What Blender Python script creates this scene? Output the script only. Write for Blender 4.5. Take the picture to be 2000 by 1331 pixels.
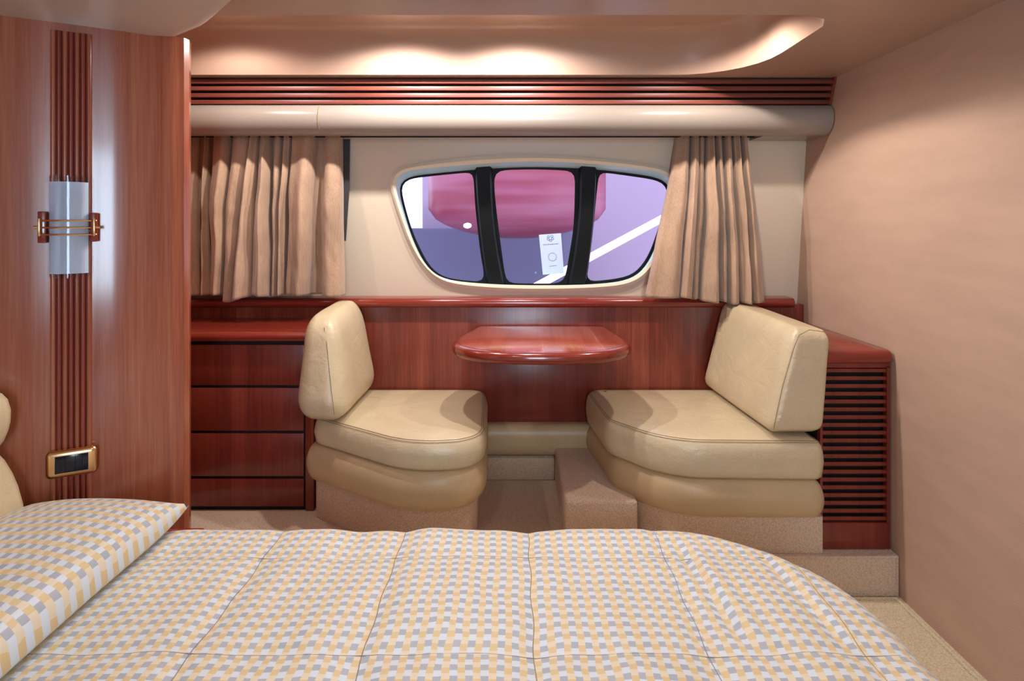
import bpy, bmesh, math, random
from mathutils import Vector, noise
random.seed(7)
sc = bpy.context.scene
for o in list(bpy.data.objects): bpy.data.objects.remove(o)
C = sc.collection
PI = math.pi
CZ = 1.19           # eye height above the cabin sole
F = 1150.0          # focal length for a 2000 px wide frame
def P(px, py, Y): return Vector(((px-1000)*Y/F, Y, CZ-(py-440)*Y/F))
def Xp(px, Y): return (px-1000)*Y/F
def Zp(py, Y): return CZ-(py-440)*Y/F

# ------------------------------------------------------------ camera, world, lights, exposure
cam = bpy.data.cameras.new('camera'); camo = bpy.data.objects.new('camera', cam); C.objects.link(camo)
camo.location = (0, 0, CZ); camo.rotation_euler = (PI/2, 0, 0)
cam.sensor_width = 36; cam.lens = 36*F/2000; cam.shift_y = -(665.5-440)/2000; cam.clip_start = 0.02
sc.camera = camo
sc.view_settings.view_transform = 'Standard'; sc.view_settings.look = 'None'
sc.view_settings.gamma = 1; sc.view_settings.use_curve_mapping = False
sc.view_settings.exposure = -0.08
w = bpy.data.worlds.new('world'); sc.world = w; w.use_nodes = True
bg = w.node_tree.nodes['Background']; bg.inputs[0].default_value = (0.66, 0.88, 1.0, 1); bg.inputs[1].default_value = 3.8
def light(kind, name, loc, power, col, rot=(0,0,0), **kw):
    l = bpy.data.lights.new(name, kind); l.energy = power; l.color = col
    for k, v in kw.items(): setattr(l, k, v)
    o = bpy.data.objects.new(name, l); o.location = loc; o.rotation_euler = rot; C.objects.link(o); return o
WARM = (1.0, 0.90, 0.82)
# halogen downlights recessed in the ceiling well; unseen fill spots added over the berth
for x, y, z, q in ((-0.40, 1.965, 1.888, 30), (0.02, 1.965, 1.888, 30), (0.70, 1.92, 1.888, 22), (-1.00, 1.965, 1.888, 11)):
    light('SPOT', 'downlight', (x, y, z), q, (1, .94, .90) if -.5 < x < .5 else WARM, shadow_soft_size=0.018, spot_size=math.radians(146 if x > .5 else 164), spot_blend=0.45 if x > .5 else 0.35)
for x, y, p in ((0.80, 0.80, 6.2), (-0.30, 0.75, 6), (0.1, -0.6, 6)):
    light('SPOT', 'berth_fill', (x, y, 1.735), p, (1.0, .97, .95), shadow_soft_size=0.03, spot_size=math.radians(125), spot_blend=0.5)
# daylight from the port in the opposite hull side, behind the viewer
light('AREA', 'daylight_port', (0.12, -1.25, 1.22), 34, (0.62, 0.81, 1.0), rot=(PI/2, 0, 0), shape='RECTANGLE', size=0.42, size_y=0.95)
light('SUN', 'sun', (0, 0, 5), 1.2, (1, 0.95, 0.9), rot=(math.radians(50), 0, math.radians(20)), angle=0.05)

# ------------------------------------------------------------ materials
def mat(name):
    m = bpy.data.materials.new(name); m.use_nodes = True
    nt = m.node_tree; b = nt.nodes['Principled BSDF']
    return m, nt, b
def srgb(r, g, b):
    f = lambda c: (c/255/12.92) if c/255 <= 0.04045 else ((c/255+0.055)/1.055)**2.4
    return (f(r), f(g), f(b), 1)
def N(nt, t, **kw):
    n = nt.nodes.new(t)
    for k, v in kw.items(): setattr(n, k, v)
    return n
def M_(nt, op, a, b=None):
    n = N(nt, 'ShaderNodeMath', operation=op)
    for i, v in enumerate((a, b)):
        if v is None: continue
        if isinstance(v, (int, float)): n.inputs[i].default_value = v
        else: nt.links.new(v, n.inputs[i])
    return n.outputs[0]
def mix(nt, f, a, b):
    n = N(nt, 'ShaderNodeMix', data_type='RGBA')
    for k, v in (('Factor', f),):
        if isinstance(v, (int, float)): n.inputs[0].default_value = v
        else: nt.links.new(v, n.inputs[0])
    for i, v in ((6, a), (7, b)):
        if isinstance(v, tuple): n.inputs[i].default_value = v
        else: nt.links.new(v, n.inputs[i])
    return n.outputs[2]
def bump(nt, b, h, strength, dist):
    n = N(nt, 'ShaderNodeBump'); n.inputs['Strength'].default_value = strength; n.inputs['Distance'].default_value = dist
    nt.links.new(h, n.inputs['Height']); nt.links.new(n.outputs[0], b.inputs['Normal'])
def geo_noise(nt, scale3, scale=1.0, detail=3, rough=0.5, dist=0.0):
    g = N(nt, 'ShaderNodeNewGeometry'); mp = N(nt, 'ShaderNodeMapping'); mp.inputs['Scale'].default_value = scale3
    nt.links.new(g.outputs['Position'], mp.inputs[0])
    n = N(nt, 'ShaderNodeTexNoise'); n.inputs['Scale'].default_value = scale; n.inputs['Detail'].default_value = detail
    n.inputs['Roughness'].default_value = rough; n.inputs['Distortion'].default_value = dist
    nt.links.new(mp.outputs[0], n.inputs['Vector']); return n.outputs[0]
def ramp(nt, f, stops):
    r = N(nt, 'ShaderNodeValToRGB'); e = r.color_ramp.elements
    while len(e) < len(stops): e.new(0.5)
    for i, (p, c) in enumerate(stops): e[i].position = p; e[i].color = c
    nt.links.new(f, r.inputs[0]); return r.outputs[0]
def wood(name, axis='z', c0=(88,30,22), c1=(128,54,38), c2=(160,82,58), rough=0.26, strips=0.07, coat=0.25):
    m, nt, b = mat(name)
    st = {'z': (1, 1, .03), 'y': (1, .03, 1), 'x': (.03, 1, 1)}[axis]
    fine = geo_noise(nt, tuple(a*b_ for a, b_ in zip(st, (160,)*3)), 1.0, 4, .6)
    mid = geo_noise(nt, tuple(a*b_ for a, b_ in zip(st, (22,)*3)), 1.0, 3, .5, .4)
    g = N(nt, 'ShaderNodeNewGeometry'); sx = N(nt, 'ShaderNodeSeparateXYZ'); nt.links.new(g.outputs['Position'], sx.inputs[0])
    u = M_(nt, 'ADD', sx.outputs[0], sx.outputs[1]) if axis == 'z' else (sx.outputs[0] if axis == 'y' else sx.outputs[2])
    fl = M_(nt, 'FLOOR', M_(nt, 'DIVIDE', u, strips))
    wn = N(nt, 'ShaderNodeTexWhiteNoise', noise_dimensions='1D'); nt.links.new(fl, wn.inputs['W'])
    f = M_(nt, 'ADD', M_(nt, 'MULTIPLY', fine, .45), M_(nt, 'MULTIPLY', mid, .45))
    f = M_(nt, 'ADD', f, M_(nt, 'MULTIPLY', wn.outputs['Value'], .16))
    col = ramp(nt, f, [(0.30, srgb(*c0)), (0.54, srgb(*c1)), (0.78, srgb(*c2))])
    nt.links.new(col, b.inputs['Base Color']); b.inputs['Roughness'].default_value = rough
    b.inputs['Coat Weight'].default_value = coat; b.inputs['Coat Roughness'].default_value = 0.12
    
    if name == 'cherry_column':
        wv = geo_noise(nt, (26, 26, .5), 1.0, 1)
        bump(nt, b, M_(nt, 'ADD', wv, M_(nt, 'MULTIPLY', fine, .02)), .14, .004)
    else: bump(nt, b, fine, .06, .001)
    return m
def soft(name, col, rough=.6, scale=300, strength=.15, dist=.001, vary=.06, sheen=0, scale3=(1,1,1), big=3):
    m, nt, b = mat(name); c = srgb(*col)
    n1 = geo_noise(nt, scale3, scale, 2, .5); n2 = geo_noise(nt, (1,1,1), big, 3, .5)
    f = M_(nt, 'ADD', M_(nt, 'MULTIPLY', n1, .5), M_(nt, 'MULTIPLY', n2, .5))
    d = tuple(v*(1-vary*2) for v in c[:3])+(1,); l = tuple(min(1, v*(1+vary*2)) for v in c[:3])+(1,)
    nt.links.new(ramp(nt, f, [(.3, d), (.7, l)]), b.inputs['Base Color'])
    b.inputs['Roughness'].default_value = rough; b.inputs['Sheen Weight'].default_value = sheen
    if name == 'cream_leather':
        cr = geo_noise(nt, (1, 1, 1.6), 11, 5, .55, 1.2)
        n1 = M_(nt, 'ADD', n1, M_(nt, 'MULTIPLY', cr, 9.0)); strength *= 1.6
    bump(nt, b, n1, strength, dist); return m
def plain(name, col, rough=.5, metal=0.0, **kw):
    m, nt, b = mat(name); b.inputs['Base Color'].default_value = srgb(*col); b.inputs['Roughness'].default_value = rough
    b.inputs['Metallic'].default_value = metal
    for k, v in kw.items(): b.inputs[k].default_value = v
    return m
def carpet(name, col):
    m, nt, b = mat(name); c = srgb(*col)
    g = N(nt, 'ShaderNodeNewGeometry'); v = N(nt, 'ShaderNodeTexVoronoi'); v.inputs['Scale'].default_value = 210
    nt.links.new(g.outputs['Position'], v.inputs['Vector'])
    d = tuple(x*.72 for x in c[:3])+(1,)
    nt.links.new(ramp(nt, v.outputs['Distance'], [(.15, c), (.75, d)]), b.inputs['Base Color'])
    b.inputs['Roughness'].default_value = .95; b.inputs['Sheen Weight'].default_value = .2
    bump(nt, b, M_(nt, 'SUBTRACT', 1.0, v.outputs['Distance']), .6, .003); return m
def weave(name, col, rough=.7):
    m, nt, b = mat(name); c = srgb(*col)
    g = N(nt, 'ShaderNodeNewGeometry'); sx = N(nt, 'ShaderNodeSeparateXYZ'); nt.links.new(g.outputs['Position'], sx.inputs[0])
    a = M_(nt, 'SINE', M_(nt, 'MULTIPLY', M_(nt, 'ADD', sx.outputs[2], M_(nt, 'ADD', sx.outputs[1], sx.outputs[0])), 900))
    d = M_(nt, 'SINE', M_(nt, 'MULTIPLY', M_(nt, 'SUBTRACT', sx.outputs[2], M_(nt, 'ADD', sx.outputs[1], sx.outputs[0])), 900))
    h = M_(nt, 'ADD', M_(nt, 'MULTIPLY', a, .5), M_(nt, 'MULTIPLY', d, .25))
    n2 = geo_noise(nt, (3, 3, 12), 1.5, 3, .5)
    f = M_(nt, 'ADD', M_(nt, 'MULTIPLY', h, .12), n2)
    nt.links.new(ramp(nt, f, [(.25, tuple(v*.93 for v in c[:3])+(1,)), (.75, tuple(min(1, v*1.05) for v in c[:3])+(1,))]), b.inputs['Base Color'])
    b.inputs['Roughness'].default_value = rough; bump(nt, b, h, .25, .0006); return m
def check(name, cell, cell2, off=0.0):
    m, nt, b = mat(name)
    tc = N(nt, 'ShaderNodeUVMap'); 
    ns = N(nt, 'ShaderNodeTexNoise'); ns.inputs['Scale'].default_value = 14; nt.links.new(tc.outputs[0], ns.inputs['Vector'])
    sx = N(nt, 'ShaderNodeSeparateXYZ'); nt.links.new(tc.outputs[0], sx.inputs[0])
    wob = M_(nt, 'MULTIPLY', M_(nt, 'SUBTRACT', ns.outputs[0], .5), .012)
    u = M_(nt, 'DIVIDE', M_(nt, 'ADD', sx.outputs[0], wob), cell); v = M_(nt, 'DIVIDE', M_(nt, 'ADD', sx.outputs[1], wob), cell2)
    fu = M_(nt, 'FLOOR', u); cu = M_(nt, 'FLOORED_MODULO', fu, 2.0)
    # the stripes are shifted against each other by one check every second pair
    sh = M_(nt, 'FLOORED_MODULO', M_(nt, 'FLOOR', M_(nt, 'DIVIDE', fu, 2.0)), 2.0)
    fv = M_(nt, 'FLOOR', M_(nt, 'ADD', v, M_(nt, 'MULTIPLY', cu, .5)))
    cv = M_(nt, 'FLOORED_MODULO', fv, 2.0)
    wn = N(nt, 'ShaderNodeTexWhiteNoise', noise_dimensions='2D'); cb = N(nt, 'ShaderNodeCombineXYZ')
    nt.links.new(fu, cb.inputs[0]); nt.links.new(fv, cb.inputs[1]); nt.links.new(cb.outputs[0], wn.inputs['Vector'])
    A = mix(nt, cv, srgb(206,217,228), srgb(162,169,180)); B = mix(nt, cv, srgb(220,206,178), srgb(212,186,134))
    col = mix(nt, cu, A, B)
    col = mix(nt, M_(nt, 'MULTIPLY', wn.outputs['Value'], .12), col, srgb(225,205,185))
    nt.links.new(col, b.inputs['Base Color']); b.inputs['Roughness'].default_value = .55; b.inputs['Sheen Weight'].default_value = .15
    n2 = N(nt, 'ShaderNodeTexNoise'); n2.inputs['Scale'].default_value = 22; n2.inputs['Detail'].default_value = 4; nt.links.new(tc.outputs[0], n2.inputs['Vector'])
    bump(nt, b, n2.outputs[0], .25, .008); return m

WOODV = wood('cherry_vertical', 'z'); WOODT = wood('cherry_table', 'y', (136,56,40), (166,80,60), (192,116,90), .14, .08, .6)
WOODX = wood('cherry_rail', 'x', (96,28,22), (132,46,34), (150,62,44), .2, 5, .4)
WOODC = wood('cherry_column', 'z', (120,56,38), (152,82,58), (176,110,82), .22, .09, .4)
WOODD = wood('cherry_dark', 'z', (96,34,25), (122,47,35), (138,62,46), .3, .06, .2)
WOODG = wood('cherry_satin_slat', 'x', (84,36,28), (116,56,44), (138,76,60), .45, 5, 0.0)
GAP = plain('dark_gap', (14,8,8), .8)
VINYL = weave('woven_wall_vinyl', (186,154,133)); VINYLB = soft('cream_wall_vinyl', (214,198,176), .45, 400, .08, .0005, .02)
CEIL = soft('ceiling_vinyl', (178,148,130), .26, 500, .08, .0005, .02); VAL = soft('valance_vinyl', (150,138,128), .24, 500, .04, .0005, .02)
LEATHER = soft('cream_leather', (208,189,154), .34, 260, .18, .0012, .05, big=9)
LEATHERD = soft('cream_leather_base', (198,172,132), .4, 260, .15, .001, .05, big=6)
SEAM = plain('leather_seam', (150,122,86), .6)
CARPET = carpet('loop_carpet', (228,200,174)); CARPETF = carpet('sole_carpet', (226,206,170))
FRAME = plain('cream_window_frame', (226,216,192), .3); REVEAL = plain('window_reveal', (196,226,226), .35)
BLACK = plain('black_trim', (8,10,12), .55, **{'Specular IOR Level': .2}); BRASS = plain('polished_brass', (232,190,138), .24, 1.0)
SCREEN = plain('dark_blue_insert', (14,22,34), .15)
CURT = soft('curtain_cloth', (170,138,112), .8, 1.0, .3, .002, .2, .3, (700, 700, 8), 5)
STRAP = plain('grey_strap', (52,52,56), .7)
QUILT = check('quilt_check', .0123, .0128); PILLOW = check('pillow_check', .0165, .0150)

# ------------------------------------------------------------ helpers
def wloc(o):
    v = Vector(o.location)
    return v + (wloc(o.parent) if o.parent else Vector())
def obj(name, bm, m, parent=None, origin=None, smooth=40, kind=None):
    me = bpy.data.meshes.new(name)
    off = wloc(parent) if parent else Vector()
    if origin is None and parent is None:
        vs = [v.co for v in bm.verts]; origin = Vector(((min(v.x for v in vs)+max(v.x for v in vs))/2, (min(v.y for v in vs)+max(v.y for v in vs))/2, min(v.z for v in vs)))
    if parent is None: off = Vector(origin)
    bmesh.ops.recalc_face_normals(bm, faces=bm.faces[:])
    for v in bm.verts: v.co -= off
    if smooth is not None:
        a = math.radians(smooth)
        for f in bm.faces: f.smooth = True
        for e in bm.edges:
            if len(e.link_faces) != 2 or e.calc_face_angle(0) > a: e.smooth = False
    bm.to_mesh(me); bm.free()
    o = bpy.data.objects.new(name, me); C.objects.link(o); me.materials.append(m)
    if parent: o.parent = parent
    else: o.location = off
    if kind: o['kind'] = kind
    return o
def tag(o, label, cat, group=None):
    o['label'] = label; o['category'] = cat
    if group: o['group'] = group
    return o
def thing(name, label, cat, loc, group=None):
    o = bpy.data.objects.new(name, None); o.empty_display_size = .05; C.objects.link(o); o.location = loc
    return tag(o, label, cat, group)
def struct_empty(name, loc):
    o = bpy.data.objects.new(name, None); o.empty_display_size = .05; C.objects.link(o); o.location = loc; o['kind'] = 'structure'; return o
def BM(): return bmesh.new()
def box(bm, x0, x1, y0, y1, z0, z1, bev=0.0, seg=2):
    t = bmesh.new(); bmesh.ops.create_cube(t, size=1)
    for v in t.verts: v.co = Vector(((x0+x1)/2+v.co.x*(x1-x0), (y0+y1)/2+v.co.y*(y1-y0), (z0+z1)/2+v.co.z*(z1-z0)))
    if bev: bmesh.ops.bevel(t, geom=t.edges[:], offset=bev, segments=seg, profile=.5, affect='EDGES')
    join(bm, t); return bm
def join(bm, t):
    mp = {v: bm.verts.new(v.co) for v in t.verts}
    for f in t.faces:
        try: bm.faces.new([mp[v] for v in f.verts])
        except ValueError: pass
    t.free()
def loft(bm, rings, closed=True, cap0=True, cap1=True):
    vr = [[bm.verts.new(p) for p in r] for r in rings]; n = len(rings[0])
    for a, b in zip(vr, vr[1:]):
        for i in range(n if closed else n-1):
            j = (i+1) % n; bm.faces.new((a[i], a[j], b[j], b[i]))
    if cap0: bm.faces.new(vr[0][::-1])
    if cap1: bm.faces.new(vr[-1])
    return vr
def fan(bm, ring, c):
    cv = bm.verts.new(c); n = len(ring)
    for i in range(n): bm.faces.new((ring[i], ring[(i+1) % n], cv))
def smooth_closed(pts, n):
    k = len(pts); out = []
    for i in range(n):
        t = i/n*k; a = int(t); f = t-a
        p = [Vector(pts[(a+d) % k]) for d in (-1, 0, 1, 2)]
        out.append(.5*((2*p[1])+(-p[0]+p[2])*f+(2*p[0]-5*p[1]+4*p[2]-p[3])*f*f+(-p[0]+3*p[1]-3*p[2]+p[3])*f**3))
    return out
def resample(pts, n):
    L = [0]
    for i in range(len(pts)): L.append(L[-1]+(Vector(pts[(i+1) % len(pts)])-Vector(pts[i])).length)
    out = []; j = 0
    for i in range(n):
        s = L[-1]*i/n
        while L[j+1] < s: j += 1
        f = (s-L[j])/max(1e-9, L[j+1]-L[j]); out.append(Vector(pts[j]).lerp(Vector(pts[(j+1) % len(pts)]), f))
    return out
def rpoly(pts, rad, seg=8):
    """polygon in plan with rounded corners; rad one value or a list"""
    out = []; n = len(pts)
    for i in range(n):
        p = Vector(pts[i]); a = Vector(pts[i-1])-p; b = Vector(pts[(i+1) % n])-p
        r = rad[i] if isinstance(rad, (list, tuple)) else rad
        if r <= 0: out.append(p); continue
        la, lb = a.length, b.length; a.normalize(); b.normalize()
        ang = math.acos(max(-1, min(1, a.dot(b)))); t = min(r/math.tan(ang/2), la*.499, lb*.499); r = t*math.tan(ang/2)
        c = p+(a+b).normalized()*(r/math.sin(ang/2)); s = p+a*t-c; e = p+b*t-c
        a0 = math.atan2(s.y, s.x); a1 = math.atan2(e.y, e.x); d = (a1-a0+PI) % (2*PI)-PI
        for k in range(seg+1):
            an = a0+d*k/seg; out.append(c+Vector((math.cos(an), math.sin(an)))*r)
    return out
def area2(p): return sum(p[i-1].x*p[i].y-p[i].x*p[i-1].y for i in range(len(p)))/2
def inset(pts, d):
    n = len(pts); s = 1 if area2(pts) > 0 else -1; out = []
    for i in range(n):
        t = (pts[(i+1) % n]-pts[i-1]); t.normalize(); out.append(pts[i]+Vector((-t.y, t.x))*d*s)
    return out
def lofted_plan(bm, pts, prof, top=None):
    rings = [[Vector((p.x, p.y, z)) for p in inset(pts, d)] for d, z in prof]
    vr = loft(bm, rings, cap1=top is None)
    if top is not None:
        c = sum(pts, Vector((0, 0)))/len(pts); fan(bm, vr[-1], Vector((c.x, c.y, top)))
    return vr
def tube(bm, path, r, seg=8, closed=False):
    path = [Vector(p) for p in path]; n = len(path); rings = []
    for i in range(n):
        a = path[i-1] if (i > 0 or closed) else path[i]; b = path[(i+1) % n] if (i < n-1 or closed) else path[i]
        t = (b-a).normalized(); u = t.cross(Vector((0, 0, 1)))
        if u.length < .05: u = t.cross(Vector((0, 1, 0)))
        u.normalize(); v = t.cross(u)
        rings.append([path[i]+(u*math.cos(2*PI*k/seg)+v*math.sin(2*PI*k/seg))*r for k in range(seg)])
    if closed: rings.append(rings[0]); loft(bm, rings, cap0=False, cap1=False); bmesh.ops.remove_doubles(bm, verts=bm.verts[:], dist=1e-6)
    else: loft(bm, rings)
def soft8(bm, c, r=(.3, .3, .3), n=12, bulge=(0, 0, 0), wr=0.0):
    """rounded block mapped into eight corners c[ix][iy][iz]; r = rounding per axis 0..0.5"""
    t = bmesh.new(); bmesh.ops.create_cube(t, size=2); bmesh.ops.subdivide_edges(t, edges=t.edges[:], cuts=n, use_grid_fill=True)
    for v in t.verts:
        p = v.co.copy(); q = Vector(tuple(max(-1+2*r[i], min(1-2*r[i], p[i])) for i in range(3)))
        d = Vector(tuple((p[i]-q[i])/(2*r[i]) if r[i] > 0 else 0 for i in range(3)))
        if d.length > 1e-6:
            m = max(abs(x) for x in d); d = d.normalized()*m
            p = q+Vector(tuple(d[i]*2*r[i] for i in range(3)))
        b_ = Vector(tuple(bulge[i]*(1-p[(i+1) % 3]**2)*(1-p[(i+2) % 3]**2)*p[i] for i in range(3)))
        u = [(p[i]+b_[i]+1)/2 for i in range(3)]; co = Vector()
        for i in (0, 1):
            for j in (0, 1):
                for k in (0, 1):
                    co += Vector(c[i][j][k])*((u[0] if i else 1-u[0])*(u[1] if j else 1-u[1])*(u[2] if k else 1-u[2]))
        if wr: co += Vector((1, .3, .2))*wr*noise.noise(co*9)
        v.co = co
    join(bm, t)
def nosing(bm, x0, x1, yf, zt, h, depth, nose=None):
    """rail with a half round front edge running along x"""
    r = h/2; prof = [(yf+depth, zt-h), (yf+r, zt-h)]
    prof += [(yf+r-r*math.cos(a), zt-r+r*math.sin(a)) for a in [(-PI/2)+PI*k/10 for k in range(1, 10)]]
    prof += [(yf+r, zt), (yf+depth, zt)]
    loft(bm, [[Vector((x, y, z)) for y, z in prof] for x in (x0, x1)])

XR = 1.24; ZC = 1.756; XL = -1.25
# ------------------------------------------------------------ setting
bm = BM(); box(bm, -1.9, XR+.06, -1.35, 2.75, -.06, 0); o = obj('floor', bm, CARPETF, kind='structure')
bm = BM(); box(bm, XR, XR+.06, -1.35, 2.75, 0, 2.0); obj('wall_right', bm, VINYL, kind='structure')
bm = BM(); box(bm, XL-.06, XL, -1.35, 1.38, 0, 2.0); obj('wall_left', bm, WOODC, kind='structure')
bm = BM(); box(bm, -1.9, XR+.06, -1.41, -1.35, 0, 2.0); obj('wall_front', bm, VINYL, kind='structure')
# ceiling with the sunken well
N_R = 96
def rr(x0, x1, y0, y1, r): return resample(rpoly([(x0, y0), (x1, y0), (x1, y1), (x0, y1)], r, 10), N_R)
outer = rr(-1.7, .885, 1.585, 2.215, [.05, .10, .27, .05])
inner = rr(-1.6, .79, 1.60, 2.10, [.04, .10, .16, .04])
bm = BM()
rings = []
for k in range(13):
    a_ = k/12*PI/2; t = 1-math.cos(a_)**1.0; t = max(0, .12*math.sin(min(1, k/3)*PI/2)+.88*t); s = math.sin(a_)
    rings.append([Vector((a.x+(b.x-a.x)*t, a.y+(b.y-a.y)*t, ZC+.152*s)) for a, b in zip(outer, inner)])
vr = loft(bm, rings, cap0=False, cap1=True)
cor = [bm.verts.new(p) for p in ((-1.9, -1.35, ZC), (XR+.02, -1.35, ZC), (XR+.02, 2.7, ZC), (-1.9, 2.7, ZC))]
es = [bm.edges.new((cor[i], cor[(i+1) % 4])) for i in range(4)] + [bm.edges.get((vr[0][i], vr[0][(i+1) % N_R])) for i in range(N_R)]
bmesh.ops.triangle_fill(bm, use_beauty=True, edges=es)
for v in [v for v in bm.verts]: pass
top = [bm.verts.new(v.co+Vector((0, 0, .2))) for v in cor]; bm.faces.new(top)
for i in range(4): bm.faces.new((cor[i], cor[(i+1) % 4], top[(i+1) % 4], top[i]))
obj('ceiling', bm, CEIL, kind='structure', smooth=35)

# back wall with the port opening (leans outwards towards its foot)
def WY(z): return 2.48+(CZ+.36-z)*.08/.68
def wc(cx, cy, off=0.0):
    px = 650+cx/2.857; py = 230+cy/2.857; Y = 2.5
    for _ in range(3): Y = WY(Zp(py, Y))+off
    return P(px, py, Y)
OUT = [(312,340),(335,300),(390,272),(700,225),(1000,208),(1300,212),(1600,240),(1840,275),(1905,305),(1925,370),(1905,480),(1860,670),(1810,800),(1740,895),(1620,948),(1300,970),(1000,970),(720,948),(580,905),(490,810),(420,690),(330,430)]
INN = [(345,370),(360,325),(420,295),(780,262),(1100,245),(1450,258),(1750,290),(1870,318),(1905,365),(1885,490),(1830,690),(1760,825),(1670,900),(1500,928),(1200,936),(900,930),(640,905),(545,855),(480,765),(405,580)]
GLS = [(368,395),(385,350),(450,325),(780,292),(1100,276),(1450,288),(1760,325),(1860,355),(1888,400),(1855,540),(1795,735),(1730,850),(1650,905),(1480,929),(1200,939),(900,934),(640,911),(550,862),(490,775),(425,620)]
NW = 120
def fair(pts, n, it=4):
    p = resample(smooth_closed([Vector(q) for q in pts], 400), n)
    for _ in range(it): p = [(p[i-1]+p[i]*2+p[(i+1) % n])/4 for i in range(n)]
    return p
def wring(pts, off, k=None): return [wc(p.x, p.y, off) for p in fair(pts, NW)]
rin = wring(INN, 0); rgl = wring(GLS, .085); rout = wring(OUT, -.014); rin_f = wring(INN, -.014)
bm = BM()
z0, z1 = .75, 1.756
hole = [bm.verts.new(p) for p in wring(OUT, 0)]
def wp(x, z): return Vector((x, WY(z), z))
grid_x = (-1.9, XR)
cor = [bm.verts.new(wp(*q)) for q in ((-1.9, z0), (XR, z0), (XR, z1), (-1.9, z1))]
es = [bm.edges.new((cor[i], cor[(i+1) % 4])) for i in range(4)] + [bm.edges.new((hole[i], hole[(i+1) % NW])) for i in range(NW)]
bmesh.ops.triangle_fill(bm, use_beauty=True, edges=es)
r = bmesh.ops.extrude_face_region(bm, geom=bm.faces[:])
for v in [g for g in r['geom'] if isinstance(g, bmesh.types.BMVert)]: v.co.y += .06
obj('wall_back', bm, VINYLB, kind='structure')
bm = BM(); box(bm, -1.9, XR, 2.56, 2.62, 0, .80); obj('baseboard_back', bm, VINYLB, kind='structure')
win = struct_empty('window_1', wc(1100, 940, 0))
bm = BM()
midr = [a.lerp(b, .5)+Vector((0, -.007, 0)) for a, b in zip(rout, rin_f)]
loft(bm, [wring(OUT, .003), rout, midr, rin_f, wring(INN, .01)], cap0=False, cap1=False); obj('window_frame', bm, FRAME, win)
bm = BM(); loft(bm, [wring(INN, .005), [a.lerp(b, .5)+Vector((0, .01, 0)) for a, b in zip(rin, rgl)], rgl, wring(GLS, .11)], cap0=False, cap1=False); obj('window_reveal', bm, REVEAL, win)
PANES = [[(375,400),(392,352),(450,330),(755,298),(782,303),(790,330),(800,500),(828,750),(852,900),(838,924),(800,924),(640,903),(560,858),(500,770),(430,610)],
 [(893,330),(898,300),(925,286),(1120,280),(1325,288),(1352,300),(1358,330),(1350,600),(1320,800),(1298,915),(1265,934),(1120,936),(985,932),(962,915),(930,700),(900,450)],
 [(1478,330),(1482,305),(1510,298),(1790,338),(1850,362),(1878,410),(1840,560),(1780,740),(1720,840),(1640,895),(1445,922),(1412,900),(1440,700),(1465,450)]]
bm = BM(); og = [bm.verts.new(wc(p.x, p.y, .086)) for p in fair([(x+(x-1120)*.006, y+(y-600)*.01) for x, y in GLS], NW)]
es = [bm.edges.new((og[i], og[(i+1) % NW])) for i in range(NW)]
prs = []
for pn in PANES:
    pr = fair(pn, 64, 2); c_ = sum(pr, Vector((0, 0)))/64; pr = [c_+(p-c_)*.972 for p in pr]; prs.append(pr)
    vs = [bm.verts.new(wc(p.x, p.y, .086)) for p in pr]; es += [bm.edges.new((vs[i], vs[(i+1) % 64])) for i in range(64)]
bmesh.ops.triangle_fill(bm, use_beauty=True, edges=es)
r = bmesh.ops.extrude_face_region(bm, geom=bm.faces[:])
for v in [g for g in r['geom'] if isinstance(g, bmesh.types.BMVert)]: v.co.y += .006
obj('glass_border', bm, BLACK, win)
mg, nt, b = mat('tinted_glass'); nt.nodes.remove(b)
tr = N(nt, 'ShaderNodeBsdfTransparent'); tr.inputs[0].default_value = (.84, .72, .80, 1)
gl = N(nt, 'ShaderNodeBsdfGlossy'); gl.inputs['Roughness'].default_value = .35; gl.inputs[0].default_value = (1, 1, 1, 1)
mx = N(nt, 'ShaderNodeMixShader'); mx.inputs[0].default_value = .01
nt.links.new(tr.outputs[0], mx.inputs[1]); nt.links.new(gl.outputs[0], mx.inputs[2]); nt.links.new(mx.outputs[0], nt.nodes['Material Output'].inputs[0])
for pr in prs:
    bm = BM(); loft(bm, [[wc(p.x, p.y, .087) for p in pr], [wc(p.x, p.y, .091) for p in pr]]); obj('pane', bm, mg, win)
def bar(L, R_, z_top_bot):
    bm = BM(); a = [wc(x, y, .082) for x, y in L]; b_ = [wc(x, y, .082) for x, y in R_]
    rings = []
    for p, q in zip(a, b_):
        f = Vector((0, -.03, 0)); e = Vector(((q-p).x*.12, 0, 0)); rings.append([p, p+f+e, q+f-e, q])
    loft(bm, rings); return bm
ys = [262, 350, 450, 550, 650, 750, 850, 932]
def cv(x0, x1, x2):    # quadratic through top, middle, bottom
    return [x0*(1-t)*(1-2*t)+4*x1*t*(1-t)+x2*t*(2*t-1) for t in [(y-262)/670 for y in ys]]
obj('mullion', bar(list(zip(cv(792, 815, 862), ys)), list(zip(cv(890, 905, 962), ys)), 0), BLACK, win)
obj('mullion', bar(list(zip(cv(1372, 1362, 1308), ys)), list(zip(cv(1472, 1455, 1412), ys)), 0), BLACK, win)

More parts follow.
